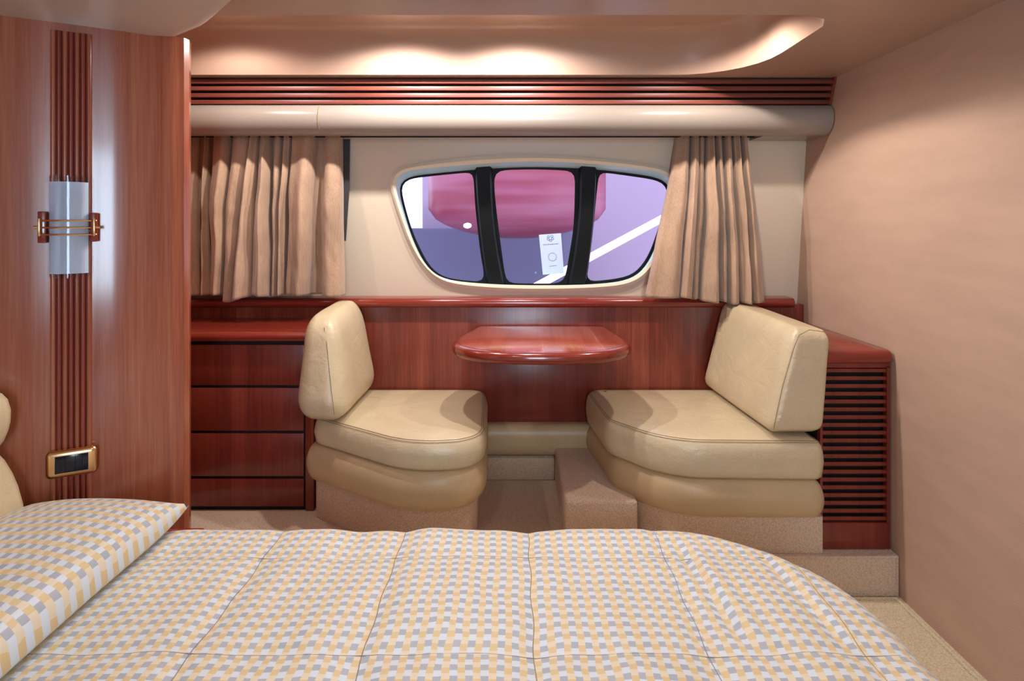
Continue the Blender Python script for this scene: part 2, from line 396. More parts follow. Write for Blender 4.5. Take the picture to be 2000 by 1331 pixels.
# raised platform under the seats and the cabinets
ZP = .13
bm = BM(); lofted_plan(bm, [Vector(p) for p in ((-1.12, 1.884), (XR-.003, 1.884), (XR-.003, 2.6), (-1.39, 2.6), (-1.39, 2.13))], [(0, .001), (0, ZP)]); plat = obj('carpeted_step', bm, CARPET)
tag(plat, 'low carpeted step with piped edge under the two seats, running to the right wall', 'step')
bm = BM(); tube(bm, [(-1.2, 1.884, ZP-.003), (XR-.014, 1.884, ZP-.003), (XR-.012, 1.883, .004)], .004); obj('piping', bm, CARPET, plat)
bm = BM(); tube(bm, [(.55, 1.868, .003), (XR-.02, 1.868, .003), (XR-.03, .3, .003)], .006); 
tag(obj('carpet_edging', bm, CARPETF), 'bound cream edge of the fitted carpet along the foot of the right wall', 'carpet edging')
# carpet block between the seats
bm = BM(); box(bm, .178, .42, 1.96, 2.49, ZP, .27, .012, 3)
tag(obj('carpeted_block', bm, CARPET), 'small raised carpeted block on the floor beside the right seat, under the table', 'step')
# wood panelling below the window
ZL = Zp(583, 2.47)
bm = BM(); box(bm, -1.395, XR-.002, 2.5, 2.54, Zp(830, 2.5), ZL-.03); pan = obj('wood_panelling', bm, WOODV)
tag(pan, 'red cherry veneer panelling on the wall below the window', 'panelling')
bm = BM(); box(bm, Xp(902, 2.49), Xp(1182, 2.49), 2.488, 2.5, Zp(829, 2.49), Zp(690, 2.49), .003); obj('table_backing_panel', bm, WOODD, pan)
bm = BM(); nosing(bm, -1.397, Xp(1553, 2.46), 2.46, ZL, .040, .13); led = obj('window_ledge', bm, WOODX)
tag(led, 'long polished cherry ledge with rounded nosing under the window', 'ledge')
# padded kick board and carpeted riser under the table
bm = BM(); soft8(bm, [[[(x, y, z) for z in (Zp(893, 2.44), Zp(829, 2.46))] for y in (2.43, 2.53)] for x in (-.25, .42)], (.02, .35, .35), 10)
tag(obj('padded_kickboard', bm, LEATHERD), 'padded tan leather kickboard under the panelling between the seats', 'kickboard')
bm = BM(); box(bm, -.3, .178, 2.44, 2.52, ZP, Zp(893, 2.44)-.004, .01)
tag(obj('carpeted_riser', bm, CARPET), 'carpeted riser below the tan padded kickboard between the seats', 'riser')

# wood partition: curved in plan, fluted strip
WPL = [(-60, 1.378), (0, 1.402), (60, 1.428), (100, 1.447), (140, 1.466), (180, 1.486), (230, 1.512), (280, 1.543), (315, 1.566), (340, 1.585)]
front = [Vector((Xp(a, y), y)) for a, y in WPL]
def wall_at(px):
    for (a, y), (b_, y2) in zip(WPL, WPL[1:]):
        if a <= px <= b_:
            t = (px-a)/(b_-a); yy = y+(y2-y)*t; return Vector((Xp(px, yy), yy))
bm = BM()
sm = []
k = len(front)
dense = []
for i in range(k-1):
    for j in range(4):
        p = [front[max(0, min(k-1, i+d))] for d in (-1, 0, 1, 2)]; f = j/4
        dense.append(.5*((2*p[1])+(-p[0]+p[2])*f+(2*p[0]-5*p[1]+4*p[2]-p[3])*f*f+(-p[0]+3*p[1]-3*p[2]+p[3])*f**3))
dense.append(front[-1])
ext = [Vector((-.905, 1.592)), Vector((-.893, 1.603)), Vector((-.889, 1.622)), Vector((-.897, 1.645)), Vector((-.93, 1.69)), Vector((-1.40, 2.10)), Vector((-1.40, 2.56)), Vector((-1.9, 2.53)), Vector((-1.9, 1.37)), Vector((-1.30, 1.37))]
plan = dense+ext
loft(bm, [[Vector((p.x, p.y, z)) for p in plan] for z in (0, 1.70)]); part = obj('wall_partition', bm, WOODC, kind='structure', smooth=30)
for i in range(7):
    px = 104+i*11.7; c = wall_at(px); t = (wall_at(px+4)-wall_at(px-4)).normalized(); nrm = Vector((t.y, -t.x))
    bm = BM(); r_ = .0062; ring = [c+t*r_*math.cos(a)+nrm*r_*1.2*math.sin(a) for a in [PI*q/8 for q in range(9)]]
    loft(bm, [[Vector((p.x, p.y, z)) for p in ring] for z in (.45, 1.67)]); obj('reed', bm, WOODD if i % 2 else WOODC, part)
# round edged lowered ceiling panel over the partition
sp = [(-1.9, 1.60), (-1.25, 1.62), (-.905, 1.60), (-.775, 1.505), (-.575, 1.285), (-.40, .95), (-.28, .55), (-.25, -.1), (-.25, -1.3), (-1.9, -1.3)]
pl = resample(rpoly(sp, [0, .3, .06, .14, .3, .4, .4, .2, 0, 0], 8), 120)
bm = BM(); zb = CZ+.50
lofted_plan(bm, pl, [(.05, zb), (.018, zb+.006), (.004, zb+.02), (0, zb+.04), (0, ZC-.001)])
tag(obj('ceiling_soffit', bm, soft('soffit_vinyl', (200,184,172), .4, 500, .08, .0005, .02)), 'pale round-edged lowered ceiling panel above the wooden partition', 'ceiling panel')

# ------------------------------------------------------------ grille and valance
gy0, gy1 = 2.246, 2.285; gz0, gz1 = Zp(205, 2.285), ZC
gr = thing('louvre_grille', 'long horizontal cherry louvre grille with dark gaps above the window valance', 'grille', (.1, 2.3, gz0))
bm = BM(); box(bm, -1.395, XR-.004, 2.31, 2.33, gz0, gz1-.002); obj('back_panel', bm, GAP, gr)
H = gz1-gz0
for i in range(4):
    zc_ = gz1-H*(.155+.245*i); yc = gy0+(gz1-zc_)/H*(gy1-gy0)
    bm = BM(); box(bm, -1.395, XR-.004, yc, yc+.022, zc_-.008, zc_+.008, .002); obj('slat', bm, WOODG, gr)
bm = BM(); loft(bm, [[Vector((XR-.012+dx, y, z)) for y, z in ((gy0-.004, gz1-.002), (gy1-.004, gz0), (2.33, gz0), (2.33, gz1-.002))] for dx in (0, .009)]); obj('end_trim', bm, WOODD, gr)
# valance: rounded front, closed right end
vp = [(2.36, gz0-.001), (2.285, gz0-.001), (2.276, gz0-.008), (2.268, gz0-.019), (2.264, gz0-.023), (2.258, gz0-.045), (2.262, gz0-.070), (2.275, gz0-.092), (2.295, gz0-.108), (2.32, gz0-.116), (2.335, gz0-.112), (2.34, gz0-.08)]
bm = BM()
xs = [-1.397, .5, .95, 1.05, 1.12, 1.17, 1.20, 1.22, XR-.004]
rings = []
for x in xs: rings.append([Vector((x, y, z)) for y, z in vp])
loft(bm, rings)
val = obj('valance', bm, VAL)
tag(val, 'cream padded valance with rounded underside running above curtains and window', 'valance')
bm = BM(); tube(bm, [Vector((Xp(622, 2.27), y-.0006, z)) for y, z in vp[1:9]], .0012, 6); obj('seam', bm, SEAM, val)
bm = BM(); box(bm, 1.00, XR-.004, 2.34, 2.5, gz0-.112, gz0-.09); obj('end_panel', bm, VAL, val)
bm = BM(); tube(bm, [(-1.39, 2.43, 1.556), (1.0, 2.43, 1.556)], .004); tr_ = obj('curtain_track', bm, BLACK); tag(tr_, 'thin curtain track hidden behind the cream valance', 'curtain track')

# ------------------------------------------------------------ curtains
def curtain(folds, Y0, amp, seed, hem, label):
    """folds: (left, right at the heading, left, right at the hem, depth) - the cloth runs deep between them"""
    nv = 64
    def section(v):
        q = v**1.15; p = []
        for k, (a, b_, c, d, dep) in enumerate(folds):
            sway = 3.2*noise.noise(Vector((k*1.7+seed, v*2.6, seed)))*min(1, v*3)
            l = a+(c-a)*q+sway; r = b_+(d-b_)*q+sway; w_ = r-l; t_ = .22*math.sin(k*2.1+seed)
            pin = .62+.38*min(1, v*2.2)
            de = dep*pin
            for fx, fd in ((-.02, 0), (-.05, .4), (0, .78), (.25, .98-t_), (.5, 1.03), (.75, .98+t_), (1, .78), (1.05, .4), (1.02, 0)): p.append(Vector((l+w_*fx, de*fd)))
        out = []
        for u, w_ in zip(p, p[1:]):
            for m_ in range(4): out.append(u.lerp(w_, m_/4))
        out.append(p[-1])
        for _ in range(5): out = [out[0]]+[(out[i-1]+out[i]*2+out[i+1])/4 for i in range(1, len(out)-1)]+[out[-1]]
        return out
    bm = BM(); rows = []
    for j in range(nv+1):
        v = j/nv; row = []; sec = section(v); n_ = len(sec)
        for i, p in enumerate(sec):
            cr = noise.noise(Vector((p.x*.03+v*1.8, v*3.5, seed*3.1)))*.010*min(1, v*2)+noise.noise(Vector((p.x*.09-v*4, v*8, seed*1.7)))*.004*min(1, v*2)
            Y = Y0-amp*p.y+cr*(p.y > .3)-.025*v
            zt = 1.566; zb = hem(i/(n_-1))
            row.append(bm.verts.new((Xp(p.x, 2.40), Y, zt+(zb-zt)*v)))
        rows.append(row)
    for a_, b_ in zip(rows, rows[1:]):
        for i in range(len(a_)-1): bm.faces.new((a_[i], a_[i+1], b_[i+1], b_[i]))
    o = obj('curtain', bm, CURT, smooth=None)
    for p in o.data.polygons: p.use_smooth = True
    sol = o.modifiers.new('thickness', 'SOLIDIFY'); sol.thickness = .0016
    tag(o, label, 'curtain', 'tan window curtains'); return o
hz = lambda py: Zp(py, 2.37)
curtain([(352,376,352,383,.35),(391,399,394,410,.55),(412,443,415,436,.9),(449,480,440,456,.8),(486,500,460,494,1.0),(505,521,497,527,1.05),(530,543,531,541,.6),(549,561,545,558,.7),(567,610,565,604,1.0),(631,661,631,668,.8)],
        2.462, .098, 3.3, lambda u: hz(578+(8 if .32 < u < .58 else 2)*math.sin(u*21)+(5 if .3 < u < .6 else 0)), 'wide rumpled tan curtain left of the window beside the wooden partition')
curtain([(1327,1352,1264,1324,.75),(1355,1369,1327,1348,.95),(1372,1382,1352,1363,.6),(1386,1398,1369,1402,1.0),(1403,1414,1407,1419,.9),(1420,1432,1422,1439,1.0),(1437,1448,1444,1463,.95),(1453,1464,1468,1490,.9)],
        2.46, .085, 8.1, lambda u: hz(580+13*min(1, u*1.6)+2*math.sin(u*31)), 'gathered tan curtain with narrow folds right of the window')
bm = BM(); pts = [P(662, 272, 2.46), P(683, 272, 2.46), P(681, 380, 2.46), P(675, 471, 2.46), P(665, 471, 2.46)]
loft(bm, [pts, [p+Vector((0, .006, 0)) for p in pts]]); tag(obj('hanging_strap', bm, STRAP), 'dark grey strap hanging from the valance at the right edge of the left curtain', 'strap')

# sticker on the middle pane
bm = BM(); pts = [wc(cx, cy, .083) for cx, cy in ((1150, 654), (1273, 645), (1290, 868), (1172, 877))]
PAPER = plain('sticker_paper', (196,216,244), .6); INK = plain('sticker_ink', (120,142,178), .7)
loft(bm, [pts, [p+Vector((0, .0015, 0)) for p in pts]]); st = obj('sticker', bm, PAPER); tag(st, 'white rectangular printed sticker on the middle window pane', 'sticker')
def sc_(u, v): return pts[0]*(1-u)*(1-v)+pts[1]*u*(1-v)+pts[2]*u*v+pts[3]*(1-u)*v+Vector((0, -.0008, 0))
bm = BM()
for k in range(12):
    a = 2*PI*k/12; tube(bm, [sc_(.52+.19*math.cos(a), .57+.10*math.sin(a)), sc_(.52+.19*math.cos(a+.35), .57+.10*math.sin(a+.35))], .0011, 5)
obj('printed_ring', bm, INK, st)['kind'] = 'stuff'
bm = BM()
for (u, v) in ((.42,.06),(.58,.06),(.40,.12),(.6,.12),(.5,.16)):
    tube(bm, [sc_(u+.06*math.cos(a), v+.025*math.sin(a)) for a in [2*PI*q/8 for q in range(8)]], .0009, 5, True)
obj('printed_emblem', bm, INK, st)['kind'] = 'stuff'
bm = BM()
x = .14
for k in range(9):
    w_ = (.05, .07, .04, .06)[k % 4]; tube(bm, [sc_(x, .255), sc_(x+w_, .248)], .0015, 5); x += w_+.025
obj('printed_lettering', bm, INK, st)['kind'] = 'stuff'
bm = BM(); tube(bm, [sc_(.34, .80), sc_(.68, .79)], .0007, 5); obj('printed_line', bm, INK, st)
bm = BM(); c = wc(1132, 865, .084)
loft(bm, [[c+Vector((.006*(1 if q % 2 else .5)*math.cos(q*PI/5), dy, .006*(1 if q % 2 else .5)*math.sin(q*PI/5))) for q in range(10)] for dy in (0, .001)])
tag(obj('star_mark', bm, INK), 'tiny dark star mark at the bottom of the middle pane, left of the sticker', 'mark')

# ------------------------------------------------------------ seats
def cushion(name, plan, zb, zt, m, parent, dome=.012, roll=False, seam=True):
    bm = BM(); h = zt-zb
    if roll: prof = [(.05, zb)]+[(.040*(1-math.sin(a))-.004, zb+h*(.5-.5*math.cos(a))) for a in [PI*q/16 for q in range(1, 16)]]+[(.05, zt)]
    else: prof = [(.04, zb), (.015, zb+.003), (.004, zb+.014), (0, zb+.035), (-.003, zb+h*.5), (0, zt-.036), (.005, zt-.018), (.014, zt-.007), (.030, zt-.001), (.055, zt+.004), (.085, zt+dome*.7)]
    lofted_plan(bm, plan, prof, zt+dome); o = obj(name, bm, m, parent, smooth=60)
    if seam:
        bm = BM()
        for d, z in ((.010, zt-.0085), (.016, zt-.005)): tube(bm, [Vector((p.x, p.y, z)) for p in inset(plan, d)], .0010, 5, True)
        obj('stitching', bm, SEAM, o)
    return o
ZS = CZ-.690
# left seat
s1 = thing('upholstered_seat', 'cream leather seat left of the table with low rounded backrest against the drawer cabinet', 'seat', (-.42, 2.2, ZP))
pl1 = resample(rpoly([(-.715, 2.12), (-.33, 1.868), (-.085, 1.905), (-.105, 2.495), (-.72, 2.495)], [.04, .30, .12, .08, .02], 10), 110)
pl1r = resample(rpoly([(-.745, 2.12), (-.34, 1.862), (-.085, 1.900), (-.105, 2.495), (-.74, 2.495)], [.06, .30, .14, .05, .02], 10), 110)
cushion('seat_cushion', pl1, CZ-.795, ZS, LEATHER, s1)
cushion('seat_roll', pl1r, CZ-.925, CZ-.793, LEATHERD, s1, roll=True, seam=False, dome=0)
bm = BM(); lofted_plan(bm, inset(pl1r, .03), [(0, ZP+.001), (0, CZ-.915)]); obj('carpeted_base', bm, CARPET, s1)
bm = BM()
zt_, zb_ = CZ-.318, CZ-.682
soft8(bm, [[[(-.760, 2.02, zb_), (-.748, 2.10, zt_-.01)], [(-.755, 2.475, zb_), (-.745, 2.475, zt_+.01)]],
           [[(-.565, 1.99, zb_), (-.625, 2.08, zt_-.01)], [(-.550, 2.475, zb_), (-.625, 2.475, zt_+.01)]]], (.34, .16, .22), 16, (.06, .03, .02), .004)
br1 = obj('backrest', bm, LEATHER, s1, smooth=80)
bm = BM(); tube(bm, [(-.665, 2.085, zt_-.045), (-.648, 2.060, zt_-.10), (-.630, 2.035, zt_-.20), (-.615, 2.015, zt_-.28), (-.607, 2.012, zt_-.33)], .0012, 5); obj('stitching', bm, SEAM, br1)
# right seat
s2 = thing('upholstered_seat', 'cream leather seat right of the table with tall slanted backrest beside the louvred cabinet', 'seat', (.68, 2.2, ZP))
pl2 = resample(rpoly([(.30, 2.495), (.335, 2.10), (.50, 1.892), (1.0, 1.878), (1.0, 2.495)], [.07, .12, .28, .02, .02], 10), 110)
pl2r = resample(rpoly([(.30, 2.495), (.355, 2.06), (.52, 1.885), (1.004, 1.876), (1.004, 2.495)], [.07, .12, .28, .03, .02], 10), 110)
cushion('seat_cushion', pl2, CZ-.822, ZS, LEATHER, s2)
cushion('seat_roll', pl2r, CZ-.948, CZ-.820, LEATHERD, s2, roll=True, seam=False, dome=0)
bm = BM(); lofted_plan(bm, [Vector(p) for p in rpoly([(.32, 2.49), (.372, 2.06), (.53, 1.905), (1.003, 1.897), (1.003, 2.49)], [.05, .1, .25, .005, .01])], [(0, ZP+.001), (0, CZ-.94)]); obj('carpeted_base', bm, CARPET, s2)
bm = BM()
soft8(bm, [[[(.820, 1.885, CZ-.672), (.915, 1.90, CZ-.332)], [(.790, 2.475, CZ-.672), (.880, 2.475, CZ-.315)]],
           [[(1.005, 1.885, CZ-.672), (1.035, 1.90, CZ-.345)], [(1.005, 2.475, CZ-.672), (1.03, 2.475, CZ-.335)]]], (.17, .045, .14), 18, (.03, .01, .01), .002)
br2 = obj('backrest', bm, LEATHER, s2, smooth=80)
bm = BM(); tube(bm, [(.838, 1.886, CZ-.655), (.868, 1.889, CZ-.52), (.905, 1.893, CZ-.40), (.925, 1.897, CZ-.355), (.96, 1.90, CZ-.338), (1.01, 1.90, CZ-.345)], .0012, 5); obj('stitching', bm, SEAM, br2)

# ------------------------------------------------------------ table
tb = thing('wall_table', 'glossy cherry wall-mounted table with bowed front edge between the two seats', 'table', (.1, 2.25, .72))
ZT = CZ-.424
tp = [(-.145, 2.487), (-.215, 2.24)]
cx = .107
for k in range(0, 25):
    a = PI+PI*k/24; tp.append((cx+.326*math.copysign(abs(math.cos(a))**.8, math.cos(a)), 2.16+.215*-abs(math.sin(a))**.9))
tp += [(.430, 2.24), (.395, 2.487)]
tpl = resample(rpoly([Vector(p) for p in tp], .02, 4), 160)
bm = BM(); h = .042
lofted_plan(bm, tpl, [(.03, ZT-h)]+[(.018-.018*math.sin(a), ZT-h/2-h/2*math.cos(a)) for a in [PI*q/12 for q in range(0, 10)]]+[(.016, ZT-.0005), (.024, ZT-.001)]); obj('edge_moulding', bm, WOODX, tb)
bm = BM(); lofted_plan(bm, inset(tpl, .024), [(0, ZT-.01), (.0005, ZT-.0002), (.002, ZT)]); obj('tabletop', bm, WOODT, tb)
bm = BM(); box(bm, -.05, .27, 2.40, 2.488, ZT-.085, ZT-h, .006); obj('wall_bracket', bm, WOODD, tb)

# ------------------------------------------------------------ drawer cabinet (left)
YF = 2.18
cb = thing('drawer_cabinet', 'cherry cabinet with four plain drawers left of the left seat', 'cabinet', (-.98, 2.3, ZP))
zt = Zp(648, YF)
bm = BM(); box(bm, -1.395, Xp(613, YF)-.002, YF+.012, 2.498, ZP, Zp(668, YF)); obj('carcass', bm, GAP, cb)
bm = BM(); nosing(bm, -1.397, -.742, YF-.02, zt, .036, 2.498-YF+.02); obj('top_rail', bm, WOODX, cb)
bm = BM(); box(bm, Xp(596.5, YF), Xp(613, YF), YF, YF+.3, ZP+.001, Zp(672, YF), .002); obj('side_stile', bm, WOODV, cb)
for i, (a, b_) in enumerate(((674, 753), (758.5, 842), (847.5, 931), (936.5, 990))):
    bm = BM(); box(bm, -1.393, Xp(593, YF), YF, YF+.02, Zp(b_, YF), Zp(a, YF), .002); obj('drawer', bm, WOODD, cb)

# ------------------------------------------------------------ louvred cabinet (right)
YR = 1.914
lc = thing('louvred_cabinet', 'narrow cherry cabinet with horizontal louvres in the right corner against the wall', 'cabinet', (1.12, 2.2, ZP))
X0, X1 = 1.006, XR-.006
bm = BM(); box(bm, X0+.002, X1, YR+.045, 2.495, ZP, Zp(712, YR)); obj('carcass', bm, GAP, lc)
bm = BM()
# top board with a rounded nose and rounded right corner
tpp = resample(rpoly([(.985, YR-.012), (XR-.002, YR-.012), (XR-.002, 2.497), (.985, 2.497)], [.01, .02, 0, 0], 6), 60)
ztp = Zp(684, YR); hh = .044
lofted_plan(bm, tpp, [(.012, ztp-hh), (.004, ztp-hh+.004), (0, ztp-hh+.012), (0, ztp-.014), (.004, ztp-.005), (.012, ztp)]); obj('top_board', bm, WOODX, lc)
bm = BM(); box(bm, X0, X1, YR+.008, YR+.03, Zp(720, YR), ztp-hh, .001); obj('top_rail', bm, WOODD, lc)
bm = BM(); box(bm, X0, X1, YR+.006, YR+.03, ZP+.002, Zp(1024, YR), .002); obj('lower_panel', bm, WOODD, lc)
bm = BM(); box(bm, X0, X0+.008, YR+.008, YR+.03, Zp(1026, YR), Zp(718, YR)); box(bm, X1-.010, X1, YR+.008, YR+.03, Zp(1026, YR), Zp(718, YR)); obj('stiles', bm, WOODD, lc)
for i in range(20):
    z = Zp(726+i*15.35, YR); bm = BM()
    ring = [(YR+.013, z-.0062), (YR+.0115, z-.004), (YR+.0115, z+.004), (YR+.013, z+.0062), (YR+.020, z+.0062), (YR+.020, z-.0062)]
    loft(bm, [[Vector((x, y, zz)) for y, zz in ring] for x in (X0+.004, X1-.006)]); obj('louvre', bm, WOODD, lc, smooth=20)

# ------------------------------------------------------------ wall lamp and switch plate on the partition
def wf(px, off):       # frame on the partition: point, tangent, normal
    c = wall_at(px); t = (wall_at(px+10)-wall_at(px-10)).normalized(); n = Vector((t.y, -t.x)); c = c+n*off
    return c, Vector((t.x, t.y, 0)), Vector((n.x, n.y, 0))
c, t, n = wf(138, .0); T, Nn = t, n
B0 = Vector((c.x, c.y, 0)); YW = c.y
def W(u, d, z): return B0+T*u+Nn*d+Vector((0, 0, z))
def wbox(bm, u0, u1, d0, d1, z0, z1, bev=0.0):
    tmp = BM(); box(tmp, u0, u1, d0, d1, z0, z1, bev)
    for v in tmp.verts: v.co = W(v.co.x, v.co.y, v.co.z)
    join(bm, tmp)
zA, zB = Zp(345, YW), Zp(541, YW); zm = Zp(444, YW)
lp = thing('wall_lamp', 'upright frosted glass wall lamp with brass bands on the fluted wooden partition', 'lamp', W(0, 0, zB))
GLASS, nt, b = mat('clear_glass_tube'); b.inputs['Base Color'].default_value = (.92, .95, 1, 1); b.inputs['Roughness'].default_value = .04
b.inputs['Transmission Weight'].default_value = 1; b.inputs['IOR'].default_value = 1.3
FROST = plain('frosted_glass', (214,226,240), .2, **{ 'Coat Weight': .6, 'Coat Roughness': .05})
u0, u1 = -.044, .043
bm = BM(); tmp = BM(); zf0, zf1 = Zp(533, YW), Zp(357, YW)
def arc_plate(bm, u0, u1, d0, bow, z0, z1, th, nseg=14):
    rings = []
    for z in (z0, z1):
        f = [W(u0+(u1-u0)*k/nseg, d0+bow*math.sin(PI*k/nseg), z) for k in range(nseg+1)]
        bk = [W(u0+(u1-u0)*k/nseg, d0-th+bow*math.sin(PI*k/nseg), z) for k in range(nseg, -1, -1)]
        rings.append(f+bk)
    loft(bm, rings)
arc_plate(bm, u0+.006, u1-.004, .022, .016, zf0, zf1, .004); obj('frosted_shade', bm, FROST, lp)
bm = BM(); arc_plate(bm, u0, u1, .030, .018, zB, zA, .003); obj('glass_cover', bm, GLASS, lp)
bm = BM(); wbox(bm, -.060, -.042, .0, .03, zm-.038, zm+.038, .002); obj('wooden_block', bm, WOODX, lp)
bm = BM(); wbox(bm, .042, .058, .0, .03, zm-.036, zm+.036, .002); obj('wooden_block', bm, WOODX, lp)
for zz in (-.018, -.001, .016):
    bm = BM(); tube(bm, [W(-.056, .03, zm+zz)]+[W(-.048+.096*k/10, .037+.018*math.sin(PI*k/10), zm+zz) for k in range(11)]+[W(.056, .03, zm+zz)], .0022, 8); obj('brass_band', bm, BRASS, lp)
for s in (-.055, .053):
    bm = BM(); wbox(bm, s-.003, s+.003, .026, .042, zm-.022, zm+.022, .002); obj('brass_clip', bm, BRASS, lp)
    bm = BM(); tube(bm, [W(s, .034, zm), W(s+(.012 if s > 0 else -.012), .034, zm)], .004); obj('brass_pin', bm, BRASS, lp)
# switch plate
cs, t, n = wf(143, 0); B0 = Vector((cs.x, cs.y, 0)); T, Nn = t, n; YS = cs.y
zs = Zp(899, YS)
sw = thing('switch_plate', 'brass framed switch plate with dark blue insert low on the fluted partition', 'switch', W(0, 0, zs-.034))
bm = BM(); tmp = BM(); box(tmp, -.052, .052, .004, .024, zs-.034, zs+.034, .012, 5)
for v in tmp.verts: v.co = W(v.co.x, v.co.y, v.co.z)
join(bm, tmp); obj('brass_frame', bm, BRASS, sw)
bm = BM(); wbox(bm, -.033, .034, .015, .0252, zs-.021, zs+.021, .001); obj('dark_insert', bm, SCREEN, sw)
for k, u in enumerate((-.012, .008, .022)):
    bm = BM(); wbox(bm, u-.0005, u+.0005, .0245, .0256, zs-.02, zs+.02); obj('insert_joint', bm, BLACK, sw)

# ------------------------------------------------------------ bed
ZB = .478; BX0, BX1, BY0, BY1 = -1.12, .690, -.12, 1.405
bed = thing('bed', 'wide low bed with cherry surround and cream padded headboard at the left', 'bed', (-.2, .65, 0))
bplan = resample(rpoly([(BX0, BY0), (BX1-.04, BY0), (BX1-.04, BY1-.04), (BX0, BY1-.04)], [0, .33, .36, .02], 14), 140)
bm = BM(); lofted_plan(bm, inset(bplan, .03), [(0, 0.002), (0, .28)]); obj('bed_base', bm, WOODV, bed)
bm = BM(); lofted_plan(bm, bplan, [(.02, .28), (0, .30), (0, .42), (.02, .44)]); obj('mattress', bm, plain('ticking', (225,220,210), .8), bed)
bm = BM(); box(bm, -1.12, -.745, 1.395, 1.432, .2, .455, .006); obj('corner_trim', bm, WOODX, bed)
# headboard: two padded rolls in profile, running along y
def hprof(z):
    pass
def hroll(name, prof):
    bm = BM(); rings = []
    for y, s in ((1.372, .80), (1.362, .93), (1.345, 1.0), (.8, 1), (.2, 1), (-.1, 1), (-.12, .9)):
        cxx = XL; cz = sum(p[1] for p in prof)/len(prof)
        rings.append([Vector((cxx+.001+(p[0]-cxx)*s, y, cz+(p[1]-cz)*s)) for p in prof])
    loft(bm, rings); return obj(name, bm, LEATHER, bed, smooth=50)
def hp(px, py): return (Xp(px, 1.36), Zp(py, 1.36))
hroll('headboard_roll', [(XL, Zp(760, 1.36)), hp(-10, 761), hp(6, 766), hp(18, 778), hp(25, 800), hp(24, 825), hp(19, 845), hp(10, 866), hp(-2, 880), (XL, Zp(882, 1.36))])
hroll('headboard_pad', [(XL, Zp(882, 1.36)), hp(-2, 882), hp(12, 896), hp(28, 922), hp(40, 950), hp(50, 985), hp(54, 1010), hp(50, 1030), (XL, Zp(1035, 1.36))])

# quilt draped over the bed
SX = [-.815, -.53, -.247, .037, .327, .585]; SY = [.15, .43, .69, .972, 1.256]
def q_h(x, y):
    dx = min(abs(x-s) for s in SX); dy = min(abs(y-s) for s in SY)
    a = 1-math.exp(-(dx/.028)**1.1); b_ = 1-math.exp(-(dy/.022)**1.1)
    h = .007*a*(.35+.65*b_)
    h += .010*noise.noise(Vector((x*4.2, y*3.1, 2.0)))+.005*noise.noise(Vector((x*13, y*7, 5.0)))
    # long soft folds near the foot corner
    for fx, y0, y1, am in ((.385, .98, 1.33, .010), (.55, .96, 1.30, .008)):
        c_ = fx-.10*(y-1.1); t = max(0, min(1, (y-y0)/.06))*max(0, min(1, (y1-y)/.08))
        h -= am*t*math.exp(-((x-c_)/.012)**2); h += am*.6*t*math.exp(-((x-c_-.028)/.018)**2)
    return h
def drape(u, v):
    R_, rc = .055, .37
    x0, x1, y0, y1 = BX0-.02, BX1, BY0, BY1
    ix0, ix1, iy0, iy1 = x0-1, x1-rc, y0+.35, y1-rc
    # distance outside the inner (rounded) rectangle, square at the head end
    r = rc if u > ix1 else R_
    cx_ = min(u, ix1); cy_ = max(min(v, iy1 if u > ix1 else y1-R_), y0+R_)
    dx, dy = u-cx_, v-cy_; d = math.hypot(dx, dy); z = ZB+q_h(u, v)
    edge = d-(r-R_)
    if u > ix1:
        cx_ = ix1; cy_ = max(min(v, iy1), y0+rc); dx, dy = u-cx_, v-cy_; d = math.hypot(dx, dy); edge = d-(rc-R_)
    if edge <= 0 or d < 1e-6: return Vector((u, v, z))
    nx, ny = dx/d, dy/d; base = d-edge
    arc = R_*PI/2
    if edge < arc:
        th = edge/R_; off = R_*math.sin(th); zz = -R_*(1-math.cos(th))
    else: off = R_+.01*math.sin(u*30+v*25)*min(1, (edge-arc)/.1); zz = -R_-(edge-arc)
    hh = q_h(u, v)
    return Vector((cx_+nx*(base+off+hh*min(1, edge/.05)*.5), cy_+ny*(base+off+hh*.5*min(1, edge/.05)), ZB+hh*(1-min(1, edge/arc)*.7)+zz))
bm = BM(); uvl = bm.loops.layers.uv.new('UVMap'); st_ = .0095
us = [BX0+i*st_ for i in range(int((BX1+.20-BX0)/st_)+1)]; vs_ = [BY0-.12+j*st_ for j in range(int((BY1+.17-BY0+.12)/st_)+1)]
g = [[bm.verts.new(drape(u, v)) for v in vs_] for u in us]
for i in range(len(us)-1):
    for j in range(len(vs_)-1):
        f = bm.faces.new((g[i][j], g[i+1][j], g[i+1][j+1], g[i][j+1])); f.smooth = True
        for lp_, (a, b_) in zip(f.loops, ((i, j), (i+1, j), (i+1, j+1), (i, j+1))):
            # the cloth is pieced: the checks slip a little at each quilting seam
            lp_[uvl].uv = (us[a]*1.0, vs_[b_])
q = obj('quilt', bm, QUILT, smooth=None); tag(q, 'quilted bedspread in yellow, white and grey checks on the bed', 'bedspread')
for p in q.data.polygons: p.use_smooth = True

THREAD = plain('quilting_thread', (150,132,118), .8)
for x in SX[1:]:
    bm = BM(); tube(bm, [drape(x+.002*math.sin(k*.9), BY0+.02+k*.02)+Vector((0, 0, .0002)) for k in range(int((BY1+.03-BY0)/.02))], .0009, 5); obj('seam', bm, THREAD, q, smooth=None)
for y in SY[2:]:
    bm = BM(); tube(bm, [drape(BX0+.3+k*.02, y+.0015*math.sin(k*.7))+Vector((0, 0, .0002)) for k in range(int((BX1-BX0-.28)/.02))], .0007, 5); obj('seam', bm, THREAD, q, smooth=None)
